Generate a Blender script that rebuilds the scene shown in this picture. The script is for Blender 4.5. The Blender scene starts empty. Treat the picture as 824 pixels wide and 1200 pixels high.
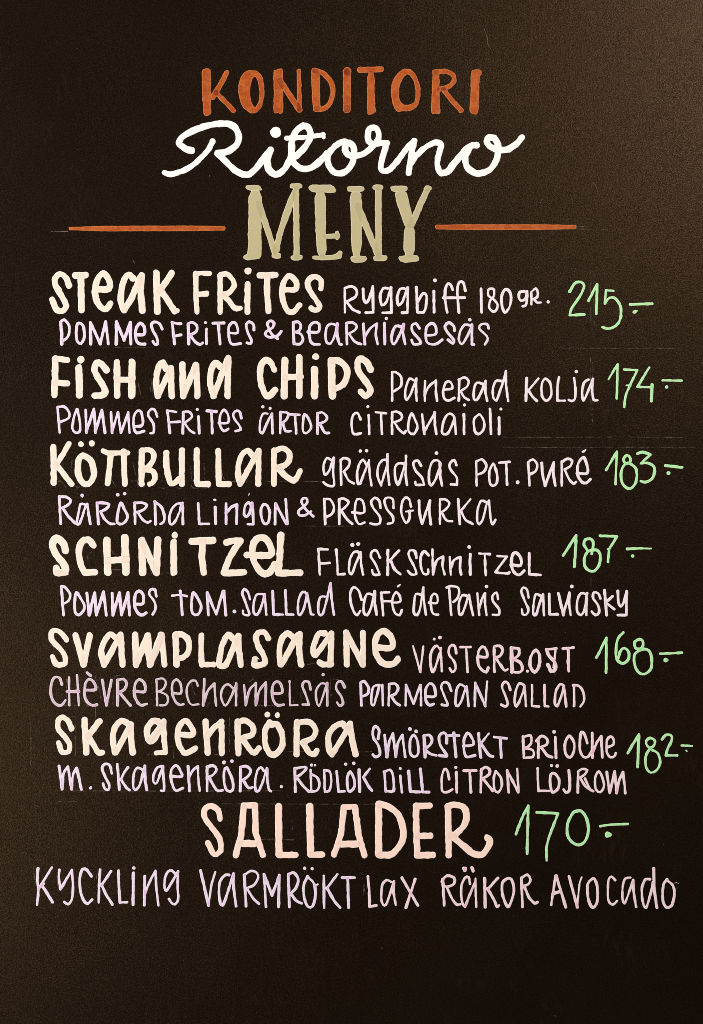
import bpy, math, random
import numpy as np

# ------------------------------------------------------------------ camera
PX = 0.0007                      # metres of board per pixel of lettering layout
W_PX, H_PX = 824.0, 1200.0
def bx(x): return (x - W_PX / 2) * PX
def bz(y): return (H_PX / 2 - y) * PX

scene = bpy.context.scene
DIST = 1.15
cam_d = bpy.data.cameras.new('camera')
cam_d.sensor_fit = 'VERTICAL'
cam_d.sensor_height = 24.0
cam_d.lens = 24.0 * DIST / (H_PX * PX)
cam_d.clip_start = 0.01
cam_d.clip_end = 50
cam = bpy.data.objects.new('camera', cam_d)
cam.location = (0, -DIST, 0)
cam.rotation_euler = (math.radians(90), 0, 0)
scene.collection.objects.link(cam)
scene.camera = cam

# ------------------------------------------------------------------ light
world = bpy.data.worlds.new('World')
scene.world = world
world.use_nodes = True
bg = world.node_tree.nodes['Background']
bg.inputs['Color'].default_value = (1.0, 0.93, 0.85, 1)
bg.inputs['Strength'].default_value = 0.05

def lamp(name, loc, target, size, power, col, size_y=None, spread=180):
    d = bpy.data.lights.new(name, 'AREA')
    d.shape = 'RECTANGLE'
    d.size = size
    d.size_y = size_y or size
    d.energy = power
    d.color = col
    d.spread = math.radians(spread)
    o = bpy.data.objects.new(name, d)
    o.location = loc
    v = [target[i] - loc[i] for i in range(3)]
    from mathutils import Vector
    o.rotation_euler = Vector(v).to_track_quat('-Z', 'Y').to_euler()
    scene.collection.objects.link(o)
    return o
lamp('wall_lamp', (1.0, -1.45, 0.98), (0.2, 0, 0.2), 0.45, 21.5, (1.0, 0.93, 0.86))
lamp('window_lamp', (-1.08, -1.30, -0.48), (-0.2, 0, -0.1), 0.40, 9, (1.0, 0.93, 0.86))
lamp('ceiling_lamp', (-2.7, -1.0, 0.6), (-0.0, 0, 0.0), 0.7, 118, (1.0, 0.96, 0.92))

scene.cycles.filter_width = 0.9
scene.cycles.use_denoising = False
vs = scene.view_settings
vs.view_transform = 'Standard'
vs.look = 'None'
vs.exposure = 0.0
vs.gamma = 1.0

# ------------------------------------------------------------------ materials
def nmat(name):
    m = bpy.data.materials.new(name)
    m.use_nodes = True
    nt = m.node_tree
    return m, nt, nt.nodes['Principled BSDF']

def noise(nt, vec, scale, detail=3, rough=0.55):
    n = nt.nodes.new('ShaderNodeTexNoise')
    n.inputs['Scale'].default_value = scale
    n.inputs['Detail'].default_value = detail
    n.inputs['Roughness'].default_value = rough
    nt.links.new(vec, n.inputs['Vector'])
    return n.outputs['Fac']

def stretch(nt, vec, s):
    m = nt.nodes.new('ShaderNodeMapping')
    m.inputs['Scale'].default_value = s
    nt.links.new(vec, m.inputs['Vector'])
    return m.outputs['Vector']

def math_n(nt, op, a, b=None, c=None, clamp=False):
    n = nt.nodes.new('ShaderNodeMath')
    n.operation = op
    n.use_clamp = clamp
    for i, v in enumerate((a, b, c)):
        if v is None: continue
        if isinstance(v, (int, float)): n.inputs[i].default_value = v
        else: nt.links.new(v, n.inputs[i])
    return n.outputs[0]

def ramp(nt, fac, lo, hi, a=0.0, b=1.0):
    n = nt.nodes.new('ShaderNodeMapRange')
    n.interpolation_type = 'SMOOTHSTEP'
    n.inputs['From Min'].default_value = lo
    n.inputs['From Max'].default_value = hi
    n.inputs['To Min'].default_value = a
    n.inputs['To Max'].default_value = b
    nt.links.new(fac, n.inputs['Value'])
    return n.outputs['Result']

def mixc(nt, fac, a, b):
    n = nt.nodes.new('ShaderNodeMix')
    n.data_type = 'RGBA'
    if isinstance(fac, (int, float)): n.inputs[0].default_value = fac
    else: nt.links.new(fac, n.inputs[0])
    for i, v in ((6, a), (7, b)):
        if isinstance(v, tuple): n.inputs[i].default_value = (*v, 1)
        else: nt.links.new(v, n.inputs[i])
    return n.outputs[2]

def board_material():
    m, nt, p = nmat('black_board_coating')
    tc = nt.nodes.new('ShaderNodeTexCoord').outputs['Object']
    grain = noise(nt, stretch(nt, tc, (1.0, 1.0, 0.8)), 1500, 2, 0.6)
    pits = noise(nt, stretch(nt, tc, (1.0, 1.0, 0.9)), 1000, 3, 0.7)
    weave_v = noise(nt, stretch(nt, tc, (1.0, 1.0, 0.14)), 800, 2)
    weave_h = noise(nt, stretch(nt, tc, (0.14, 1.0, 1.0)), 800, 2)
    rub = ramp(nt, noise(nt, tc, 17, 4, 0.6), 0.40, 0.66)       # patches where the coating is rougher
    cloud = noise(nt, tc, 9, 4)
    base = mixc(nt, ramp(nt, cloud, 0.3, 0.7), BOARD_A, BOARD_B)
    speck = ramp(nt, grain, 0.66, 0.82, 0, 0.5)
    base = mixc(nt, speck, base, BOARD_SPECK)
    dust_n = noise(nt, tc, 260, 2, 0.5)
    dust = ramp(nt, dust_n, 0.775, 0.83, 0, 0.8)
    base = mixc(nt, dust, base, (0.09, 0.07, 0.05))
    # worn dull smudges where pencil was rubbed out
    smudge = math_n(nt, 'MULTIPLY', ramp(nt, noise(nt, tc, 26, 4, 0.6), 0.52, 0.72),
                    ramp(nt, noise(nt, stretch(nt, tc, (1.0, 1, 0.22)), 330, 3), 0.45, 0.7))
    base = mixc(nt, math_n(nt, 'MULTIPLY', smudge, 0.3), base, BOARD_SPECK)
    nt.links.new(base, p.inputs['Base Color'])
    h = math_n(nt, 'ADD', math_n(nt, 'MULTIPLY', grain, 0.65), math_n(nt, 'MULTIPLY', pits, 0.55))
    h = math_n(nt, 'ADD', h, math_n(nt, 'MULTIPLY', weave_v, 0.20))
    h = math_n(nt, 'ADD', h, math_n(nt, 'MULTIPLY', weave_h, 0.10))
    h = math_n(nt, 'MULTIPLY', h, math_n(nt, 'ADD', math_n(nt, 'MULTIPLY', rub, 0.25), 0.75))
    bp = nt.nodes.new('ShaderNodeBump')
    bp.inputs['Strength'].default_value = 0.65
    bp.inputs['Distance'].default_value = 0.0004
    nt.links.new(h, bp.inputs['Height'])
    nt.links.new(bp.outputs['Normal'], p.inputs['Normal'])
    nt.links.new(ramp(nt, pits, 0.3, 0.7, 0.32, 0.44), p.inputs['Roughness'])
    fleck = math_n(nt, 'ADD', math_n(nt, 'MULTIPLY', noise(nt, tc, 1150, 1, 0.5), 0.6), math_n(nt, 'MULTIPLY', pits, 0.4))
    shine = math_n(nt, 'ADD', math_n(nt, 'MULTIPLY', ramp(nt, fleck, 0.40, 0.62, -0.6, 0.8),
                   math_n(nt, 'ADD', math_n(nt, 'MULTIPLY', rub, 0.3), 0.65)), 1.0)
    nt.links.new(math_n(nt, 'MULTIPLY', shine, BOARD_SPEC), p.inputs['Specular IOR Level'])
    p.inputs['Specular Tint'].default_value = (1.0, 0.62, 0.34, 1)
    return m

def ink_material(name, main, thin, dense, edge, grain_amt=0.3, seamc=None, spec=0.25, bumpy=0.35):
    """Paint-marker ink: 'thin' where coverage is light, 'dense' where strokes were laid over
    each other, 'edge' along the rim where the ink pooled as it dried,
    'seam' where a later stroke ends on an earlier one."""
    seamc = seamc or tuple(v * 0.62 for v in dense)
    m, nt, p = nmat(name)
    tc = nt.nodes.new('ShaderNodeTexCoord').outputs['Object']
    def attr(n):
        a = nt.nodes.new('ShaderNodeAttribute'); a.attribute_name = n
        return a.outputs['Fac']
    lay, dep, seam = attr('layers'), attr('depth'), attr('seam')
    streak = noise(nt, tc, 210, 4, 0.6)
    fine = noise(nt, tc, 1300, 3, 0.7)
    patch = noise(nt, tc, 55, 3, 0.5)
    c = mixc(nt, ramp(nt, streak, 0.44, 0.60, 0, 1), main, thin)
    c = mixc(nt, ramp(nt, patch, 0.48, 0.68, 0, 0.55), c, thin)
    over = math_n(nt, 'MULTIPLY', ramp(nt, lay, 1.1, 2.0, 0, 1),
                  ramp(nt, streak, 0.3, 0.6, 1, 0.45))
    c = mixc(nt, over, c, dense)
    rim = ramp(nt, dep, 0.25, 1.3, 0.95, 0)
    c = mixc(nt, rim, c, edge)
    c = mixc(nt, math_n(nt, 'MULTIPLY', ramp(nt, fine, 0.5, 0.72, 0, 1), grain_amt), c, dense)
    c = mixc(nt, math_n(nt, 'MULTIPLY', seam, ramp(nt, streak, 0.4, 0.6, 0.08, 0.5)), c, seamc)
    nt.links.new(c, p.inputs['Base Color'])
    p.inputs['Roughness'].default_value = 0.6
    p.inputs['Specular IOR Level'].default_value = spec
    bp = nt.nodes.new('ShaderNodeBump')
    bp.inputs['Strength'].default_value = bumpy
    bp.inputs['Distance'].default_value = 0.0001
    nt.links.new(math_n(nt, 'ADD', fine, streak), bp.inputs['Height'])
    nt.links.new(bp.outputs['Normal'], p.inputs['Normal'])
    return m

def s2l(*rgb):
    out = []
    for v in rgb:
        v /= 255.0
        out.append(v / 12.92 if v <= 0.04045 else ((v + 0.055) / 1.055) ** 2.4)
    return tuple(out)

BOARD_A, BOARD_B = (0.0046, 0.0025, 0.0015), (0.0062, 0.0035, 0.0021)
BOARD_SPECK = (0.024, 0.016, 0.010)
BOARD_SPEC = 0.27

MAT = {
    'board': board_material(),
    'white': ink_material('white_marker_ink', s2l(246,247,245), s2l(244,245,243), s2l(246,246,243), s2l(248,249,248), 0.1, s2l(238,238,230)),
    'cream': ink_material('cream_marker_ink', s2l(238,225,211), s2l(240,224,207), s2l(230,211,199), s2l(248,243,236), 0.3),
    'blush': ink_material('blush_marker_ink', s2l(248,221,207), s2l(248,216,203), s2l(242,207,195), s2l(252,236,226), 0.3),
    'khaki': ink_material('khaki_marker_ink', s2l(184,175,140), s2l(188,178,133), s2l(172,162,122), s2l(214,206,174), 0.4),
    'orange': ink_material('orange_marker_ink', s2l(172,74,16), s2l(186,94,32), s2l(112,32,4), s2l(204,122,66), 0.9),
    'lilac': ink_material('lilac_marker_ink', s2l(228,205,238), s2l(226,213,230), s2l(214,170,222), s2l(248,238,246), 0.45),
    'pale': ink_material('pale_lilac_marker_ink', s2l(240,222,236), s2l(236,224,230), s2l(232,198,226), s2l(248,242,246), 0.4),
    'mauve': ink_material('thin_mauve_marker_ink', s2l(200,170,192), s2l(208,192,198), s2l(190,144,182), s2l(236,222,232), 0.5),
    'pink': ink_material('pink_marker_ink', s2l(236,204,222), s2l(236,214,218), s2l(232,174,208), s2l(248,234,236), 0.45),
    'green': ink_material('mint_green_marker_ink', s2l(162,238,166), s2l(170,230,162), s2l(134,222,138), s2l(216,248,204), 0.45),
}

def mark_material(name, col, alpha, scale):
    m, nt, p = nmat(name)
    tc = nt.nodes.new('ShaderNodeTexCoord').outputs['Object']
    p.inputs['Base Color'].default_value = (*col, 1)
    p.inputs['Roughness'].default_value = 0.6
    f = math_n(nt, 'MULTIPLY', ramp(nt, noise(nt, tc, scale, 3, 0.7), 0.38, 0.66), alpha)
    nt.links.new(f, p.inputs['Alpha'])
    return m
MAT['pencil'] = mark_material('pencil_trace', (0.18, 0.14, 0.095), 0.6, 160)
MAT['fresh'] = mark_material('fresh_pencil_line', (0.15, 0.115, 0.075), 2.2, 60)
MAT['rubbed'] = mark_material('rubbed_out_pencil', (0.16, 0.125, 0.09), 0.62, 240)
MAT['fibre'] = mark_material('dust_fibre', (0.18, 0.14, 0.10), 0.85, 90)

# ------------------------------------------------------------------ objects
def link(name, data, parent=None, label=None):
    o = bpy.data.objects.new(name, data)
    scene.collection.objects.link(o)
    if parent: o.parent = parent
    if label: o['label'] = label
    return o

board = link('menu_board', None)
board['label'] = 'black restaurant menu board hand-lettered in orange, white, cream, lilac and green marker'
board['category'] = 'menu board'
board.location = (0, 0.012, -0.49)          # foot of the board; the panel is 12 mm thick
BACK = (0, -0.012, 0.49)                     # from the foot to the centre of the front face

def panel():
    import bmesh
    w, h, t, b = 0.66, 0.98, 0.012, 0.0012
    bm = bmesh.new()
    bmesh.ops.create_cube(bm, size=1)
    for v in bm.verts:
        v.co.x *= w; v.co.y *= t; v.co.z *= h
        v.co.z += 0.49; v.co.y -= 0.006
    bmesh.ops.bevel(bm, geom=bm.edges[:], offset=b, segments=3, profile=0.5, affect='EDGES')
    me = bpy.data.meshes.new('panel')
    bm.to_mesh(me); bm.free()
    me.materials.append(MAT['board'])
    return link('panel', me, board)
panel()

STEP = 0.42                       # lettering grid, layout pixels
rng = np.random.default_rng(7)

def wobble(shape, cell):
    """Smooth random field for hand-drawn, slightly ragged ink edges."""
    h, w = shape
    gh, gw = int(h / cell) + 3, int(w / cell) + 3
    g = rng.standard_normal((gh, gw))
    y = np.arange(h) / cell; x = np.arange(w) / cell
    yi, xi = y.astype(int), x.astype(int)
    fy, fx = y - yi, x - xi
    fy = fy * fy * (3 - 2 * fy); fx = fx * fx * (3 - 2 * fx)
    a = g[yi][:, xi]; b = g[yi][:, xi + 1]; c = g[yi + 1][:, xi]; d = g[yi + 1][:, xi + 1]
    fy = fy[:, None]; fx = fx[None, :]
    return (a * (1 - fx) + b * fx) * (1 - fy) + (c * (1 - fx) + d * fx) * fy

def smooth_path(P):
    """Catmull-Rom through the points; a repeated point is a sharp corner."""
    runs, cur = [], [P[0]]
    for q in P[1:]:
        if q == cur[-1]:
            runs.append(cur); cur = [q]
        else: cur.append(q)
    runs.append(cur)
    out = []
    for r in runs:
        if len(r) < 2: continue
        closed = r[0] == r[-1] and len(r) > 3
        r = [np.array(q, float) for q in r]
        n = len(r)
        for i in range(n - 1):
            p1, p2 = r[i], r[i + 1]
            p0 = r[i - 1] if i else (r[-2] if closed else p1 * 2 - p2)
            p3 = r[i + 2] if i + 2 < n else (r[1] if closed else p2 * 2 - p1)
            # centripetal-ish: limit tangents to the segment's own length
            L = np.linalg.norm(p2 - p1)
            m1, m2 = (p2 - p0) / 2, (p3 - p1) / 2
            for m in (m1, m2):
                l = np.linalg.norm(m)
                if l > L * 1.1: m *= L * 1.1 / l
            k = max(2, int(L / 2.2))
            for j in range(k):
                t = j / k
                out.append((2*t**3-3*t*t+1)*p1 + (t**3-2*t*t+t)*m1 + (-2*t**3+3*t*t)*p2 + (t**3-t*t)*m2)
        out.append(r[-1])
    return out

def seg_dist(X, Y, pts, radii):
    d = np.full(X.shape, 1e9)
    for i in range(len(pts) - 1):
        ax, ay = pts[i]; cx, cy = pts[i + 1]
        dx, dy = cx - ax, cy - ay
        L = dx * dx + dy * dy
        if L < 1e-9: continue
        t = np.clip(((X - ax) * dx + (Y - ay) * dy) / L, 0, 1)
        r = radii[i] * (1 - t) + radii[i + 1] * t
        d = np.minimum(d, np.hypot(X - ax - t * dx, Y - ay - t * dy) - r)
    return d

def poly_dist(X, Y, pts):
    d = np.full(X.shape, 1e9)
    ins = np.zeros(X.shape, bool)
    n = len(pts)
    for i in range(n):
        ax, ay = pts[i]; cx, cy = pts[(i + 1) % n]
        dx, dy = cx - ax, cy - ay
        L = dx * dx + dy * dy + 1e-12
        t = np.clip(((X - ax) * dx + (Y - ay) * dy) / L, 0, 1)
        d = np.minimum(d, np.hypot(X - ax - t * dx, Y - ay - t * dy))
        if abs(dy) > 1e-9:
            c = ((ay > Y) != (cy > Y)) & (X < dx * (Y - ay) / dy + ax)
            ins ^= c
    return np.where(ins, -d, d)

def round_poly(P):
    """One round of corner cutting: marker tips leave no sharp corners."""
    out = []
    n = len(P)
    for i in range(n):
        a = np.array(P[i], float); b = np.array(P[(i + 1) % n], float)
        out += [a * .78 + b * .22, a * .22 + b * .78]
    return out

def ink_mesh(name, prims, mat, height, raggedness, thin=0.0):
    shapes = []
    for kind, w, P in prims:
        if kind == 's': P = smooth_path(P)
        elif kind in 'ph': P = round_poly(P)
        P = np.array(P, float)
        shapes.append((kind, w, P))
    pad = 3.0
    lo = np.min([s[2].min(0) - s[1] for s in shapes if s[0] != 'h'], axis=0) - pad
    hi = np.max([s[2].max(0) + s[1] for s in shapes if s[0] != 'h'], axis=0) + pad
    nx, ny = int((hi[0] - lo[0]) / STEP) + 2, int((hi[1] - lo[1]) / STEP) + 2
    xs = lo[0] + np.arange(nx) * STEP; ys = lo[1] + np.arange(ny) * STEP
    D = np.full((ny, nx), 9.0)
    LAY = np.zeros((ny, nx)); SEAM = np.zeros((ny, nx))
    for kind, w, P in shapes:
        m = w + 4
        a = P.min(0) - m; b = P.max(0) + m
        x0 = max(0, int((a[0] - lo[0]) / STEP)); x1 = min(nx, int((b[0] - lo[0]) / STEP) + 2)
        y0 = max(0, int((a[1] - lo[1]) / STEP)); y1 = min(ny, int((b[1] - lo[1]) / STEP) + 2)
        X, Y = np.meshgrid(xs[x0:x1], ys[y0:y1])
        if kind in 'ph':
            d = poly_dist(X, Y, P)
        elif kind == 'd':
            d = np.hypot(X - P[0][0], Y - P[0][1]) - w
        else:
            n = len(P)
            ph = rng.uniform(0, 6.28, 2)
            u = np.arange(n)
            r = w * (1 + 0.045 * np.sin(u * 0.35 + ph[0]) + 0.03 * np.sin(u * 0.9 + ph[1]))
            if n > 3: r[0] *= 1.05; r[-1] *= 0.98
            d = seg_dist(X, Y, P, r)
        S = (slice(y0, y1), slice(x0, x1))
        if kind == 'h':
            D[S] = np.maximum(D[S], -d)
        else:
            cov = np.clip(0.5 - (D[S] + 1.0) / 0.8, 0, 1)      # well inside ink that is already there
            SEAM[S] = np.maximum(SEAM[S] * np.clip(d + 1.0, 0, 1), np.exp(-((d + 0.25) / 0.42) ** 2) * cov)
            D[S] = np.minimum(D[S], d)
            LAY[S] += np.clip(0.5 - d / 0.9, 0, 1)
    D += thin
    D += raggedness * (0.75 * wobble(D.shape, 4.2 / STEP) + 0.25 * wobble(D.shape, 1.8 / STEP))
    gy, gx = np.gradient(D, STEP)
    gl = np.hypot(gx, gy) + 1e-6
    inside = D < 0
    any_in = inside[:-1, :-1] | inside[1:, :-1] | inside[:-1, 1:] | inside[1:, 1:]
    used = np.zeros(D.shape, bool)
    for sy in (slice(0, -1), slice(1, None)):
        for sx in (slice(0, -1), slice(1, None)):
            used[sy, sx] |= any_in
    X, Y = np.meshgrid(xs, ys)
    out = used & ~inside
    mv = np.where(out, np.clip(D, 0, 1.5 * STEP) / np.maximum(gl, 0.5), 0)
    X = X - mv * gx / gl; Y = Y - mv * gy / gl
    dep = np.where(inside, -D, 0)
    prof = 1 - (1 - np.clip(dep / 1.3, 0, 1)) ** 2
    Z = -0.00002 + height * prof * (1 + 0.12 * wobble(D.shape, 5 / STEP)) + height * 0.25 * np.clip(LAY - 1, 0, 2) * prof
    idx = np.full(D.shape, -1); idx[used] = np.arange(used.sum())
    co = np.stack([(X[used] - W_PX / 2) * PX + BACK[0], BACK[1] - Z[used], (H_PX / 2 - Y[used]) * PX + BACK[2]], 1)
    yy, xx = np.nonzero(any_in)
    q = np.stack([idx[yy, xx], idx[yy + 1, xx], idx[yy + 1, xx + 1], idx[yy, xx + 1]], 1)
    me = bpy.data.meshes.new(name)
    me.vertices.add(len(co)); me.vertices.foreach_set('co', co.astype(np.float32).ravel())
    me.loops.add(q.size); me.loops.foreach_set('vertex_index', q.astype(np.int32).ravel())
    me.polygons.add(len(q)); me.polygons.foreach_set('loop_start', (np.arange(len(q)) * 4).astype(np.int32))
    me.update(calc_edges=True)
    me.polygons.foreach_set('use_smooth', np.ones(len(q), bool))
    for nm, arr in (('layers', LAY), ('depth', dep), ('seam', SEAM)):
        at = me.attributes.new(nm, 'FLOAT', 'POINT')
        at.data.foreach_set('value', arr[used].astype(np.float32))
    me.materials.append(MAT[mat])
    return me

def read_layout(text):
    parts, tile = [], (0, 0, 1)
    for ln in text.strip().splitlines():
        ln = ln.strip()
        if not ln: continue
        k = ln[0]
        if k == '=':
            head, label = ln[1:].split('|')
            kind, ink = head.split()
            parts.append((kind, ink, label.strip(), []))
        elif k == '+':
            w, _, own = ln[1:].strip().partition('@')
            parts[-1][3].append((w.strip(), [], own.strip() or parts[-1][1]))
        elif k == 'T':
            x, y, w = map(float, ln[1:].split())
            tile = (x, y, min(W_PX / w, 99) )
        else:
            t = ln.split()
            x0, y0, s = tile
            if k in 'sl':
                w = float(t[1]) / s / 2; t = t[2:]
            elif k == 'd':
                w = float(t[2]) / s; t = t[1:2]
            else:
                w = 0; t = t[1:]
            P = []
            for c in t:
                a, b = c.split(',')
                P.append((x0 + float(a) / s, y0 + float(b) / s))
            parts[-1][3][-1][1].append((k, w, P))
    return parts


def trace_mesh(name, stroke, w, mat):
    """A graphite or dust trace: a thin low ridge with sloping sides, following the stroke."""
    P = np.array(smooth_path(stroke), float)
    T = np.gradient(P, axis=0); T /= np.hypot(T[:, 0], T[:, 1])[:, None] + 1e-9
    N = np.stack([-T[:, 1], T[:, 0]], 1)
    n = len(P)
    ww = w * (1 + 0.35 * rng.standard_normal(n))[:, None].clip(0.3, 1.8)
    verts, faces = [], []
    for k, (off, z) in enumerate(((-1, -0.00001), (-0.6, 0.00003), (0.6, 0.00003), (1, -0.00001))):
        Q = P + N * ww * off
        verts += [((q[0] - W_PX / 2) * PX, BACK[1] - z, (H_PX / 2 - q[1]) * PX + BACK[2]) for q in Q]
    for k in range(3):
        for i in range(n - 1):
            faces.append((k * n + i, (k + 1) * n + i, (k + 1) * n + i + 1, k * n + i + 1))
    me = bpy.data.meshes.new(name)
    me.from_pydata(verts, [], faces); me.update()
    me.materials.append(MAT[mat])
    return me

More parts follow.
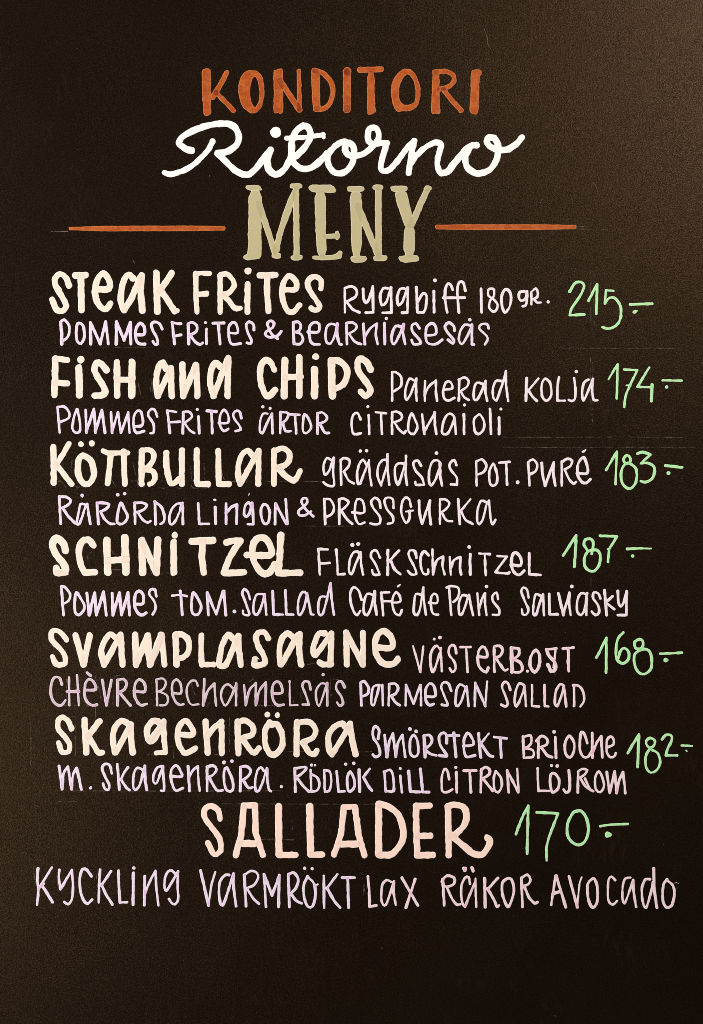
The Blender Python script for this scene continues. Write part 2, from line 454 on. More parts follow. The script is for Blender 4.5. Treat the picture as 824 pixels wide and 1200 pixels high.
LAYOUT = """
= title_word orange | orange blocky capitals KONDITORI at the top
+ KONDITORI
T 225 70 140
p 66,85 75,66 105,57 125,62 131,75 133,240 131,350 133,372 110,388 85,384 78,365 70,200
s 38 240,92 200,165 145,258
l 34 165,225 230,290 288,352
p 318,230 322,160 345,100 385,70 425,72 450,76 485,110 500,180 498,270 480,335 445,368 395,370 345,325
h 436,112 455,150 468,230 460,290 436,335 410,300 398,220 410,150
p 560,65 575,70 595,62 622,60 630,80 630,250 632,360 612,376 596,366 570,372 562,350 564,200
l 40 608,145 741,345
l 32 738,78 742,350
T 355 70 140
p 58,62 75,54 100,58 116,90 118,190 124,350 85,360 68,350 60,200
s 36 80,74 140,93 190,150 208,215 190,290 150,335 90,342
l 52 305,82 303,338
d 306,80 29
d 303,342 28
l 40 396,70 540,66
p 446,80 494,80 496,250 505,355 495,370 460,384 442,372 444,250
p 606,230 612,160 640,105 690,62 740,60 780,100 812,180 810,260 790,320 755,350 710,358 690,355 655,362 625,330
h 728,98 765,140 778,200 775,290 740,310 690,310 662,270 664,190 695,120
T 480 70 140
p 155,75 185,64 205,75 206,200 208,280 215,365 205,380 180,372 155,378 147,360 150,300 158,150
s 34 185,84 250,80 300,105 305,150 270,185 205,203
l 36 235,205 300,290 355,350
p 422,75 455,66 490,66 500,85 496,105 482,115 480,240 474,375 450,382 418,365 412,340 420,250
= title_word white | flowing white joined script Ritorno below the orange capitals
+ Ritorno
T 180 135 140
s 46 262,243 215,228 176,188 215,138 310,92 400,66 500,58 555,80 588,140 575,200 530,240 480,258 442,264 442,264 500,320 570,385 640,412 700,375 760,300 808,240
s 40 408,180 380,235 310,310 240,365 170,395 115,408 75,395
T 310 135 140
s 46 42,238 24,300 28,370 75,408 125,385 165,330 186,270 188,190 215,115 270,72 308,95 316,150 280,220 215,285
s 46 190,180 188,280 205,330 250,365 300,368 350,345 400,300 432,262
l 34 155,158 240,155 340,145 405,135
d 409,152 14
d 78,118 38
s 44 590,200 548,182 490,210 442,270 438,330 470,385 520,402 570,380 608,325 618,260 612,215 585,190 562,205 556,240 575,270 610,285
T 400 135 140
s 42 70,285 120,278 170,255 220,210 255,165 258,125 238,88 195,95 182,140 190,180 220,200 262,193 315,192 315,192 300,240 275,330 275,375 300,386 340,370 400,300 455,225 502,178 502,178 490,240 475,320 465,398
s 42 480,330 520,275 590,215 655,186 688,205 680,245 662,320 672,375 690,402 735,388
T 490 135 140
s 46 160,400 205,388 260,320 335,232 375,208 404,208
s 46 352,230 325,290 335,350 370,388 420,402 480,385 530,330 552,260 550,200 525,160 490,155 474,180 490,210 540,235 600,240 640,225 685,190 716,153
= title_word khaki | khaki slab serif capitals MENY between the two orange rules
+ MENY
T 275 210 140
p 95,78 190,75 186,300 188,500 182,545 120,556 85,558 60,552 58,530 92,512 95,300
p 73,60 80,40 130,40 165,42 180,52 192,78 95,80
l 44 168,170 277,502
p 256,515 320,505 322,540 290,550 258,540
p 392,80 425,60 408,180 340,350 318,440 308,515 262,510 283,410 330,240
l 42 424,70 428,530
p 378,55 385,28 425,26 460,30 470,45 462,65 385,66
p 385,545 390,525 465,518 472,540 460,558 400,562
p 550,80 632,80 630,300 636,540 570,545 556,300
p 505,62 520,40 600,35 680,38 706,88 650,98 625,90 540,92
l 36 630,393 710,393
p 690,360 715,352 725,380 718,418 695,418
p 533,530 575,525 640,522 690,520 720,490 745,495 745,530 730,552 620,560 540,556
T 380 210 140
p 172,85 255,85 262,160 258,535 190,535 185,300
p 158,68 165,48 270,45 280,68 265,88 165,88
p 178,545 195,530 285,528 300,550 280,572 215,578 185,565
l 46 235,190 365,510
l 46 373,70 376,530
p 330,60 335,38 400,35 408,60 395,75 340,75
p 335,540 345,525 430,522 438,545 420,565 350,568
p 485,80 568,80 585,150 610,258 625,340 555,330 540,280 500,170
p 552,310 625,310 628,535 545,535
p 453,62 460,46 570,45 578,68 565,85 470,88
l 44 714,65 665,170 605,310
p 680,60 710,38 745,55 738,80 690,80
p 510,545 520,528 640,522 658,545 650,570 530,575
= rule_line orange | orange line left of MENY
+ rule
T 60 210 220
p 76,205 760,203 767,215 760,228 80,229
= rule_line orange | orange line right of MENY
+ rule
T 500 230 220
p 35,132 45,123 655,123 660,135 650,147 45,149
= dish_name cream | cream heading STEAK FRITES
+ STEAK
T 50 310 140
s 42 182,145 160,90 122,65 88,92 88,140 130,215 162,280 145,315 118,322 90,300 68,242
l 46 228,75 298,72
l 48 265,80 268,312
s 44 385,172 440,172 466,150 452,95 420,62 385,90 365,150 362,200 378,260 410,300 440,305 468,268
s 44 625,95 595,70 565,100 545,170 540,250 560,315
l 44 562,315 610,240 675,90
l 46 684,75 675,180 688,318
l 48 785,58 792,325
T 180 310 140
l 44 125,60 45,180
l 44 45,170 100,250 145,322
d 162,318 18
+ FRITES
l 38 292,65 292,200 300,328
s 36 292,62 340,60 385,62
l 40 300,208 365,200
l 40 460,75 460,328
s 36 465,68 510,68 550,110 555,150 520,195 480,205
s 36 480,215 520,250 560,300 600,300
l 44 648,135 648,328
d 652,45 24
T 300 310 140
l 44 25,75 135,72
s 44 78,80 78,200 88,322
s 40 205,175 272,170 278,120 235,78 200,105 180,180 190,260 225,325 265,322 298,280
s 38 448,165 450,110 405,82 360,110 362,160 405,230 440,285 425,312 395,312 380,300
= dish_note lilac | lilac words Ryggbiff 180 gr.
+ Ryggbiff@pale
T 395 310 140
l 20 54,165 55,330
s 22 55,162 100,150 135,175 130,220 65,258
s 22 70,262 110,310 155,330
s 22 180,168 185,240 200,265 220,240 247,150 247,150 250,330 250,330 200,332
s 22 350,165 320,165 298,215 310,280 340,260 372,162
s 22 372,160 376,330 376,330 315,332
s 22 465,165 435,170 415,230 425,280 450,260 485,162
s 22 487,160 488,260 486,332 486,332 450,332
l 22 548,158 555,328
s 22 555,260 595,198 618,215 612,300 597,330 597,330 560,330
l 24 668,185 670,328
d 677,110 14
s 22 798,175 785,140 765,132 750,165 745,230 760,330
T 520 310 140
s 22 150,180 135,125 110,122 95,160 98,240 105,330
l 22 -2,230 145,228
+ 180@pale
l 22 258,168 262,330
s 20 348,175 330,165 308,175 310,215 345,240 372,275 365,310 345,325 315,300 320,250 345,220 348,175
s 22 425,172 402,210 402,280 423,332 455,290 465,220 450,180 425,172
+ gr@pale
s 22 555,185 525,190 518,225 535,250 565,235 575,185 575,185 575,250 565,282 545,288
l 20 605,190 605,275
s 20 605,190 635,165 650,195 645,225 615,240
s 20 625,240 645,262 670,262
d 722,258 14
= price green | green price 215
+ 215
T 655 310 140
s 22 75,185 110,130 150,120 175,145 150,210 90,300 75,350 75,350 175,345
l 22 205,248 265,135 258,338
l 20 378,182 325,178 318,270
s 22 320,265 350,230 390,235 425,290 425,370 395,420 345,442 300,432
+ dash
l 22 492,275 645,270
p 505,325 520,312 548,312 545,325 525,342 508,336
= dish_note lilac | lilac line POMMES FRITES and BEARNIASESÅS
+ POMMES
T 50 310 140
l 24 125,400 132,480 132,548
s 22 125,395 150,380 182,420 185,470 165,510 140,525
s 22 240,410 232,470 240,530 265,545 288,500 282,430 262,405 240,410
l 24 332,548 330,400 398,548 435,392 453,548
l 24 508,548 510,395 562,522 605,400 608,548
s 24 645,485 700,480 700,430 675,405 650,430 640,480 650,530 675,548 705,548
T 180 310 140
s 22 60,445 40,408 5,395 -15,415 -5,455 25,510 28,548 8,550 -4,530
+ FRITES
l 24 130,405 145,548
s 22 128,400 165,408 190,408
l 22 140,495 190,485
l 24 240,410 243,548
s 22 240,408 265,398 298,420 295,460 250,488
s 22 255,490 290,535 320,552 340,540
l 22 365,445 365,548
d 358,400 12
l 24 410,405 485,402
l 24 447,410 458,548
s 22 525,470 580,470 570,410 545,398 520,430 520,500 535,545 560,550 600,545
s 22 692,450 690,415 660,395 640,415 650,470 675,520 670,545 645,540
+ ampersand
T 300 310 140
s 22 150,512 110,480 85,430 80,400 105,388 125,405 115,435 75,460 65,480 85,500 120,500 150,490 175,460
+ BEARNIASESÅS
l 24 258,402 262,548
s 22 258,400 290,395 310,420 300,455 270,465
s 22 270,465 310,480 325,520 300,550 265,545
s 22 360,465 430,465 435,410 405,398 375,420 368,470 378,530 400,550 440,550
s 20 555,420 520,408 490,430 480,490 490,540 515,545 540,500 565,410
s 22 562,408 560,480 575,545 590,550
l 22 625,405 628,548
s 20 625,405 660,398 695,420 685,450 640,478
s 22 645,480 680,530 725,548
T 395 310 140
l 22 182,410 192,548
s 20 192,500 230,440 275,408 275,408 268,480 280,548
l 22 328,405 330,548
d 340,371 13
s 22 440,430 405,425 380,480 378,530 395,548 425,500 460,415
l 22 460,412 455,470 470,548
s 22 568,440 545,408 518,420 520,460 570,520 575,545 530,550 515,520
s 22 612,490 680,480 680,425 655,405 620,430 612,490 625,540 680,550 725,520
T 520 310 140
s 22 75,455 70,425 35,400 10,425 25,465 70,520 65,545 30,520
s 20 180,420 145,415 115,460 105,520 125,550 155,510 195,425
l 22 195,415 195,550 208,552
d 180,380 14
s 20 310,440 300,412 260,412 245,440 285,480 305,510 285,552
= dish_name cream | cream heading FISH and CHIPS
+ FISH
T 50 410 140
l 48 88,62 82,310
l 40 88,60 172,70
l 42 88,228 170,232
l 50 250,125 255,312
d 263,67 25
s 46 440,140 405,95 375,90 357,130 375,180 415,240 432,290 405,313 360,315
l 48 513,85 515,315
l 48 618,85 615,315
l 44 515,205 615,205
+ and
T 175 410 140
s 44 115,130 95,88 70,110 50,180 50,250 60,318
l 44 62,315 150,125
l 44 150,125 152,220 155,318
l 44 228,100 235,318
l 44 235,318 320,105
l 44 322,105 330,220 332,318
s 44 490,115 455,90 425,150 422,240 445,318
l 44 445,315 545,55
l 44 545,55 540,318
+ CHIPS
T 300 410 140
s 44 125,135 105,90 75,70 40,95 28,165 40,250 72,318 105,308 132,275
l 48 200,70 195,318
l 48 300,50 300,318
l 46 200,188 310,185
l 48 405,135 405,318
d 413,47 24
l 50 520,75 527,318
s 46 525,73 570,75 620,120 628,180 600,240 545,270
s 46 790,135 765,85 722,60 700,95 715,160 770,235 790,285 755,320 725,288
= dish_note lilac | lilac words PANERAD KOLJA
+ Panerad@pale
T 435 410 140
l 20 145,160 145,350
s 20 145,155 170,155 205,185 205,250 150,290
s 20 295,210 265,200 240,260 235,320 245,345 270,310 312,200
l 20 312,198 310,300 315,350
l 20 372,215 370,352
s 20 370,310 400,250 447,212 447,212 448,290 455,352
s 20 500,275 560,265 548,222 518,222 498,280 505,335 535,350 575,330
l 20 608,205 605,352
s 20 605,205 645,190 672,215 660,255 615,285
s 20 618,285 645,330 675,345
s 20 770,235 730,225 710,270 710,340 730,345 760,290 790,215
l 20 790,215 788,290 800,352
T 565 410 140
s 20 135,215 95,215 75,270 80,335 100,352
l 20 100,350 140,240 165,145
l 20 165,145 165,240 180,352
+ kolja@pale
l 22 308,195 303,350
l 18 388,198 320,280
s 22 318,275 350,325 378,352
s 20 435,198 412,240 415,320 445,352 478,310 470,230 435,198
s 20 530,188 520,260 520,350 520,350 572,350
s 20 635,195 645,280 640,340 620,352 598,345
d 650,150 13
s 20 735,205 705,225 690,290 700,350 725,300 765,202
s 20 765,200 760,270 770,345 795,348
= price green | green price 174
+ 174
T 684 410 140
l 20 172,202 235,100 228,335
l 20 280,135 370,140 320,245
s 20 320,245 290,320 280,395
l 16 295,245 318,245
l 20 452,122 372,255 470,258
l 22 472,240 468,355
+ dash
l 20 545,210 678,212
d 573,256 14
= dish_note lilac | lilac line POMMES FRITES ÄRTOR CITRONAIOLI
+ Pommes
T 50 410 140
l 20 103,395 118,570
s 20 105,395 150,392 182,430 180,470 115,500
s 20 235,410 215,470 205,540 225,570 255,565 258,500 240,410
l 22 297,415 303,572
l 22 303,560 355,408 365,572
l 22 365,560 410,415 430,572
l 20 472,430 480,572
l 20 480,560 520,430 540,572
l 20 545,565 590,430 600,572
s 22 630,530 690,515 680,430 655,420 630,460 630,540 650,572 700,560
s 20 790,460 770,410 740,415 728,450 765,510 765,570 745,575
+ Frites
T 175 410 140
l 22 125,420 142,572
l 20 122,418 185,428
l 20 135,500 210,495
l 22 235,430 232,575
s 20 235,430 270,425 295,460 245,505
s 20 245,505 280,555 312,575
l 22 340,460 345,575
d 332,411 12
l 24 398,420 462,425
l 22 430,425 435,575
s 20 480,505 545,500 540,440 515,412 490,450 488,520 515,560 545,545
s 20 635,470 625,430 605,418 580,440 590,480 620,520 630,550 595,560
+ ärtor
T 300 410 140
s 20 80,440 50,440 30,490 28,560 45,575 70,520 108,440
l 20 110,440 115,575
d 48,393 13
d 98,403 12
l 22 170,430 168,575
s 20 170,430 195,430 225,440 210,480 180,505
s 20 185,505 205,560 240,560
l 22 240,445 300,447
l 22 270,450 278,575
s 20 335,445 325,500 325,560 345,575 375,550 380,520 360,470 335,445
l 22 425,435 425,580
s 20 425,440 455,430 490,460 480,490 435,510
s 22 440,510 475,570 505,572
+ citronaioli@pale
s 20 722,478 700,435 670,450 660,510 670,575 695,582 725,575
l 20 778,450 782,580
d 772,391 13
T 435 410 140
l 20 32,430 105,438
l 20 68,440 75,580
l 20 145,430 145,580
s 20 145,432 175,425 212,450 205,480 160,500
s 20 160,500 190,545 225,575 240,560
s 20 280,440 258,500 260,565 295,580 320,530 300,475 280,440
l 20 352,445 368,580
l 20 368,560 440,435
l 20 438,430 440,510 450,580
s 20 575,470 540,440 505,480 488,560 500,582 530,575 575,470
l 20 575,465 585,580
l 20 640,445 642,580
d 644,379 12
s 20 745,445 710,480 715,560 740,582 775,550 780,500 760,455 745,445
T 565 410 140
l 22 55,408 62,580
l 22 118,468 118,580
d 130,408 12
= dish_name cream | cream heading KÖTTBULLAR with its two joined T letters
+ KÖTTBULLAR
T 50 512 140
l 42 75,68 78,315
l 38 182,48 95,195
l 42 95,190 200,325
s 44 278,128 245,170 250,270 285,322 325,318 355,260 335,170 278,128
d 265,50 20
d 340,46 21
l 36 418,98 455,112 540,110 590,110
d 560,104 26
l 42 470,125 450,320
l 40 560,120 568,325
l 42 685,95 682,325
s 38 685,92 735,90 765,115 762,160 735,200 700,230
s 38 720,225 765,240 775,290 755,320 740,325
T 175 512 140
s 42 118,108 118,190 135,290 150,320 180,315 205,290
l 42 225,95 225,325
l 44 328,92 328,300 335,325 405,325
l 44 475,95 480,325 550,325
s 40 712,128 680,95 640,120 615,200 615,280 628,325
l 40 628,325 750,105
l 40 755,95 752,325
T 300 512 140
l 42 125,92 125,325
s 40 135,95 185,78 228,105 232,155 200,195 150,212
s 42 150,212 205,270 260,302 285,275 305,235
= dish_note lilac | lilac words GRÄDDSÅS POT. PURÉ
+ gräddsås@pale
s 20 515,158 490,145 468,190 468,240 480,262 505,235 535,145
s 20 537,145 532,240 538,335 490,332 465,312
l 20 585,160 588,330
s 20 588,160 605,145 645,160 640,200 605,240
s 20 608,240 640,300 675,320
s 20 760,190 740,158 712,190 698,260 705,325 722,320
l 20 718,325 778,170
l 18 780,160 785,260 798,335
d 721,98 14
d 763,95 14
T 435 512 140
s 20 110,160 80,160 50,200 45,270 70,335
l 20 70,330 112,190 112,125
l 20 113,120 115,240 125,330
s 20 228,185 190,182 165,210 168,290 185,332 200,300 235,185
l 20 240,130 238,260 248,332
s 20 345,200 320,162 292,180 305,230 350,280 365,330 365,330 310,330 305,310
s 20 480,185 450,160 420,175 400,240 400,310 415,335 440,300 480,185
l 20 472,180 478,280 490,335
d 450,112 14
s 20 588,195 575,160 545,180 545,220 590,280 592,330 592,330 550,328
+ pot@pale
l 20 725,170 728,335
s 20 725,170 765,155 795,195 780,240 735,260
T 565 512 140
s 20 78,185 50,240 55,320 75,338 100,320 105,270 90,210 78,185
l 20 118,178 190,172
l 20 168,185 172,330
d 245,312 15
+ puré@pale
l 22 318,178 328,335
s 20 318,175 350,155 380,190 370,235 335,255
s 22 412,180 418,260 435,335 435,335 495,175 495,175 492,250 505,335
l 20 550,170 550,335
s 20 550,175 590,150 620,165 610,200 570,225
s 20 570,225 600,290 630,322 650,310
s 22 655,250 725,250 722,190 702,140 672,165 658,210 662,270 690,312 720,318 748,292
p 682,98 708,88 720,80 720,92 705,112 688,112
= price green | green price 183
+ 183
T 684 512 140
l 20 155,230 230,100 220,325
s 22 300,125 275,155 290,185 320,175 322,145 300,125
s 22 305,180 270,210 258,265 270,325 315,358 355,325 368,260 355,210 305,180
s 22 372,115 410,105 462,122 462,122 395,182 395,182 440,180 480,200 490,240 470,290 425,312 395,305
+ dash
l 22 565,198 680,210
d 586,250 15
= dish_note lilac | lilac line RÅRÖRDA LINGON and PRESSGURKA
+ Rårörda
T 50 512 140
l 22 115,412 125,598
s 22 115,412 165,415 195,440 175,470 135,490
s 22 138,490 180,550 225,595
s 20 290,465 262,465 245,540 235,600 255,598 300,470
l 22 308,462 318,530 330,600
d 272,403 14
d 273,418 5
l 22 375,455 385,600
s 22 378,455 420,455 460,465 440,495 400,515
s 22 400,515 430,570 470,600 495,600
s 22 540,455 520,520 515,590 550,600 580,570 585,540 560,490 540,455
d 518,398 14
d 565,392 13
l 22 635,455 638,600
s 22 635,455 690,455 720,470 700,500 655,520
s 20 658,520 690,570 725,590 745,580
l 22 775,445 780,600
T 175 512 140
s 20 35,445 80,480 105,540 100,585 75,602
s 20 225,458 190,462 155,500 138,560 145,602 165,600 200,540 225,460
l 22 230,455 232,600
+ Lingon
l 22 338,460 345,600 412,600
l 24 455,485 458,600
p 435,432 452,422 468,432 462,445 445,444
l 22 530,460 530,600
s 22 530,525 570,480 605,468 605,468 602,600
s 22 705,480 685,450 660,480 655,535 670,550 690,530 710,455
s 22 710,455 715,520 718,602 718,602 680,602
l 10 690,388 686,402
T 300 512 140
s 22 55,465 35,500 40,560 60,598 85,590 95,520 80,475 55,465
l 22 135,460 132,600
l 22 135,460 210,600
l 20 205,430 218,600
+ ampersand
s 20 395,548 345,500 315,450 325,425 350,425 355,450 330,480 295,510 300,540 340,540 380,515
+ pressgurka@pale
l 22 472,430 478,600
s 20 472,430 510,430 538,480 525,530 478,555
l 22 575,430 575,600
s 20 575,430 605,425 640,450 620,480 585,510
s 22 590,510 630,570 665,600
s 20 665,520 745,520 735,440 700,430 685,470 685,550 710,600 750,590
T 435 512 140
s 20 65,490 55,440 25,420 0,450 15,490 60,550 60,595 30,603 -5,597
s 20 155,490 150,430 115,418 92,440 110,500 150,550 150,590 115,600
s 20 275,480 262,430 235,420 212,460 210,530 240,592 265,560 265,510
l 16 240,515 290,508
s 22 330,440 335,530 352,600 352,600 405,440 405,440 402,520 412,600
l 20 475,430 475,600
s 20 475,435 510,430 540,455 525,490 485,520
s 20 487,520 520,575 560,582
l 22 600,430 612,600
l 18 685,430 620,510
s 20 622,510 650,570 700,600
s 20 790,450 760,440 735,500 732,580 745,602 770,570 800,450
T 565 512 140
s 20 48,440 55,520 65,590 75,602 92,572
= dish_name cream | cream heading SCHNITZEL
+ SCHNITZEL
T 50 618 140
s 50 158,160 140,105 95,75 68,115 90,180 140,245 160,295 130,312 98,310 95,280
p 75,320 80,332 175,334 182,315 120,300 80,300
s 46 352,125 320,88 275,95 250,160 262,250 290,310 300,312 362,308
l 50 443,88 450,310
l 50 567,70 575,310
l 46 450,230 580,220
l 48 685,90 690,312
l 48 685,90 785,312
l 48 795,85 785,312
T 175 618 140
l 48 168,100 170,312
d 176,54 23
l 48 295,97 440,90
l 46 370,95 362,200 375,312
s 46 532,105 580,92 630,92 630,92 560,200 515,315 515,315 655,310
s 48 675,190 830,192 845,160 810,85 760,72 720,110 712,180 730,250 780,315 830,310 865,255
T 300 618 140
s 48 172,55 165,180 155,315 155,315 305,312
= dish_note pale | pale lilac word FLÄSKSCHNITZEL
+ Fläskschnitzel
l 20 430,150 442,325
l 20 430,150 495,152
l 20 440,250 510,245
s 20 555,155 562,250 565,325 565,325 612,322
s 20 715,180 680,168 650,215 642,300 660,325 685,260 715,180
l 20 722,170 725,250 738,325
d 666,122 15
d 705,115 15
T 410 618 140
s 20 208,210 185,160 155,165 145,200 175,250 205,320 205,325 165,325 155,295
l 24 262,158 263,325
l 22 338,162 270,235
s 22 285,235 310,290 350,325
s 20 460,210 450,165 415,160 408,200 440,260 458,320 425,325 400,300
s 20 545,195 515,165 490,200 490,270 510,320 540,320 540,290
l 22 570,155 575,325
s 20 578,310 600,230 645,200 645,200 640,270 655,325
l 20 690,205 697,328
s 22 697,280 720,225 765,205 765,205 760,280 768,325
T 515 618 140
l 24 213,185 213,325
d 206,136 15
l 22 275,180 348,185
l 22 313,185 320,330
s 20 400,198 465,202 465,202 385,310 385,310 470,320 485,310
s 24 495,258 560,262 562,215 525,172 502,200 498,260 515,310 550,328 585,300
l 22 620,178 620,325 698,328
= price green | green price 187
+ 187
T 640 618 140
l 22 118,195 208,55 196,270
s 22 290,165 262,120 270,85 305,78 325,100 320,150 290,165 266,210 268,270 300,300 335,300 370,250 372,185 350,155 320,160 315,180
l 22 375,58 490,62 435,150 428,238
l 14 425,150 445,145
+ dash
p 548,145 552,135 725,138 735,145 728,156 660,152 560,162 550,155
d 598,197 13
= dish_note lilac | lilac line POMMES TOM. SALLAD CAFÉ DE PARIS SALVIASKY
+ Pommes
T 50 618 140
l 22 130,410 145,605
s 20 130,408 150,410 190,460 180,505 150,525
s 22 232,450 222,510 225,585 250,605 285,570 288,535 250,470 232,450
s 24 305,455 322,605 322,605 358,450 358,450 372,605 372,605 420,445 420,445 440,605
s 24 480,455 485,605 485,605 530,450 530,450 545,605 545,605 590,450 590,450 600,605
s 24 645,530 692,525 692,460 665,438 640,460 635,540 660,595 690,605 715,590
s 20 785,475 775,430 745,430 735,460 770,510 780,560 760,600
+ tom
T 175 618 140
s 20 160,472 215,465 260,475
l 22 215,440 228,602
s 22 305,450 292,520 300,595 335,600 358,560 350,520 305,450
l 22 400,450 408,605
l 22 400,450 462,600 508,440
l 22 515,440 528,605
d 587,580 14
+ Sallad
s 20 695,495 680,445 655,425 642,455 665,520 690,600 650,600 645,575
T 300 618 140
s 20 45,460 5,465 -15,520 -15,590 10,602 40,540 60,460
l 20 60,460 72,602
l 22 115,440 122,600 185,602
l 22 203,435 210,600 258,602
s 20 350,460 320,445 295,500 290,590 305,605 330,560 350,460
l 20 352,455 368,530 380,600 398,602
s 20 475,478 445,480 430,540 435,600 460,600 485,510 515,385
l 20 515,385 522,490 538,602
+ Café@pale
s 20 728,500 710,440 675,412 652,450 655,520 680,590 700,605 720,575
T 410 618 140
s 20 155,465 120,460 98,520 98,590 120,605 145,560 172,440
l 22 172,440 172,520 185,602
l 22 218,450 230,605
l 20 215,450 272,448
l 20 225,510 285,510
s 20 290,520 348,512 342,470 320,448 298,480 295,540 315,595 345,605 360,570
p 320,410 335,395 355,388 350,402 330,418
+ de@pale
s 20 490,465 455,460 445,520 442,590 465,605 485,560 508,415
l 20 508,415 512,510 525,602
s 20 548,520 602,520 602,470 580,458 562,480 560,540 575,595 610,602
+ Paris@pale
l 20 685,415 700,605
s 20 668,415 700,405 750,420 748,480 715,515
T 515 618 140
s 20 185,470 155,470 135,530 138,600 155,600 180,540 200,470
l 20 205,465 215,530 232,605
l 20 262,455 275,605
s 20 275,560 295,490 315,455 315,455 315,520 325,605
d 325,408 13
s 20 405,495 395,450 368,470 370,510 410,560 410,602 368,602
+ Salviasky@pale
s 20 615,485 605,430 580,415 565,440 590,510 615,570 600,602 575,600 568,565
s 20 695,470 665,460 650,530 648,600 665,605 690,530 715,460
l 20 715,460 722,605
T 640 618 140
l 22 22,460 25,600 80,600
l 22 85,455 120,605
s 20 120,600 145,510 162,450 162,450 160,530 170,605
d 178,408 14
s 20 275,460 240,455 215,510 215,580 240,605 265,570 280,460
l 20 282,455 278,605
s 20 375,490 360,455 330,450 325,490 360,540 365,590 340,605 315,580
l 24 403,435 418,605
l 22 458,475 410,520
l 22 415,520 470,565
s 22 495,440 500,520 515,545 535,520 555,440 555,440 555,600 555,605 495,605
= dish_name cream | cream heading SVAMPLASAGNE
+ SVAMPLASAGNE
T 50 728 140
s 38 165,128 125,78 85,65 62,80 65,130 120,190 155,240 155,290 130,300 95,298 68,245
l 42 228,98 283,300
l 42 325,98 283,300
s 42 500,110 465,90 425,140 405,210 420,290
l 42 425,300 530,110
l 44 537,95 545,220 553,300
l 44 638,95 645,300
l 44 645,300 725,100 740,300
l 44 740,300 825,110
T 175 728 140
l 42 85,95 105,300
l 44 5,300 80,95
l 42 180,95 190,300
s 42 185,92 235,95 272,140 270,205 240,245 200,255
s 40 360,98 358,200 362,300 362,300 445,298
s 42 578,120 545,92 510,150 490,230 485,302 530,300 600,130
l 42 615,100 618,200 632,300
T 300 728 140
s 40 85,118 60,78 15,80 0,115 20,180 50,230 65,285 30,302 -10,302 -8,262
p -20,255 2,235 30,265 10,262 0,285 -20,290
s 42 258,112 220,82 180,120 162,200 170,300
l 42 175,300 290,95
l 42 302,88 298,200 312,300
s 40 475,85 435,85 405,150 395,215 412,232 520,85
l 42 520,85 515,298
s 40 520,296 465,300 438,282
l 40 622,75 628,300
l 42 622,75 738,300
l 42 738,80 740,300
T 410 728 140
s 44 200,182 290,180 285,110 235,68 195,90 175,150 180,220 215,280 260,300 310,290 332,258
= dish_note pink | pinkish word VÄSTERBOST, its last letters gone over twice
+ västerbost
l 18 437,172 487,350
l 18 507,172 487,350
s 20 625,200 600,170 570,195 555,260 575,350 630,195
l 20 628,185 635,345
d 583,124 12
d 622,113 14
s 20 735,218 725,175 705,165 685,185 685,230 715,270 730,310 725,340 705,350 690,325
T 540 728 140
l 20 0,178 68,178
l 20 38,180 48,350
s 22 120,245 180,245 175,195 150,175 122,210 120,290 145,335 175,350 190,322
l 22 230,180 232,348
s 22 232,175 270,170 290,200 270,240 240,250
s 22 240,250 280,310 305,340 325,330
l 28 350,185 355,350
s 24 355,185 400,190 400,230 365,265
s 24 375,265 415,290 425,335 405,352 375,352
d 460,345 13
s 26 520,200 485,240 480,310 510,350 540,310 545,240 520,200
l 22 590,195 660,188
s 26 595,200 610,240 650,285 655,330 625,345 602,300
l 16 655,190 640,320
l 22 705,190 775,182
l 22 742,190 745,345
= price green | green price 168
+ 168
T 670 728 140
l 22 172,250 240,115 238,355
s 22 355,78 320,120 305,200 315,265 355,292 392,260 392,210 360,185 335,210 325,250
s 22 470,125 435,140 440,185 470,190 492,170 490,135 470,125
s 22 470,200 435,230 435,300 460,350 500,365 545,330 552,260 535,205 500,192 460,205
+ dash
l 20 612,225 760,217
d 648,268 17
d 660,268 10
= dish_note lilac | lilac line CHÈVRE BECHAMELSÅS PARMESAN SALLAD
+ Chèvre@mauve
T 50 728 140
s 22 133,435 115,390 80,390 58,440 60,520 90,570 130,580 158,545
l 20 182,385 185,580
l 20 238,372 250,580
l 24 170,485 250,485
s 22 290,475 365,470 350,415 320,400 295,430 290,510 310,560 345,580 375,575
l 22 308,355 332,375
l 22 412,405 440,580 475,405
l 22 518,405 517,580
s 22 518,405 560,400 580,430 565,470 530,490
l 22 530,490 605,580
s 22 630,480 705,485 700,425 665,402 640,430 632,500 650,550 680,580 720,570
T 175 728 140
+ Bechamelsås@mauve
l 18 50,402 55,580
s 18 50,402 90,395 115,420 100,465 65,485
s 18 70,485 120,510 130,550 110,578 75,580
s 20 160,495 218,495 215,430 185,402 160,430 160,500 185,560 215,578 235,572
s 18 335,445 320,410 285,415 260,460 265,530 290,575 340,572
l 20 380,400 372,580
s 20 378,560 405,480 450,430 450,430 455,520 462,582
s 18 580,465 545,435 510,455 495,520 525,582 565,520 600,435
l 20 600,430 598,580
l 20 655,440 665,580
s 20 668,570 690,480 735,425 735,425 735,580
s 20 738,570 760,480 805,420 805,420 802,580
T 300 728 140
s 22 115,500 180,492 172,435 145,415 118,440 112,510 125,555 150,580 190,575
l 18 232,415 235,580 288,578
s 20 378,470 365,420 335,415 320,445 345,510 365,575 365,575 322,575
s 18 490,435 450,430 415,480 420,560 435,585 455,540 490,430
l 20 492,425 492,580
d 463,368 13
s 20 612,455 590,415 560,425 555,470 590,520 600,570 575,582 560,560
T 410 728 140
+ Parmesan
l 22 75,425 80,580
s 22 75,425 100,415 130,460 125,500 85,520
s 20 195,440 165,450 150,510 150,570 165,580 185,520 205,440
l 20 225,440 228,580
l 22 272,435 268,580
s 22 272,435 310,430 335,460 315,500 285,515
s 22 285,515 315,560 345,580
l 20 388,440 385,580
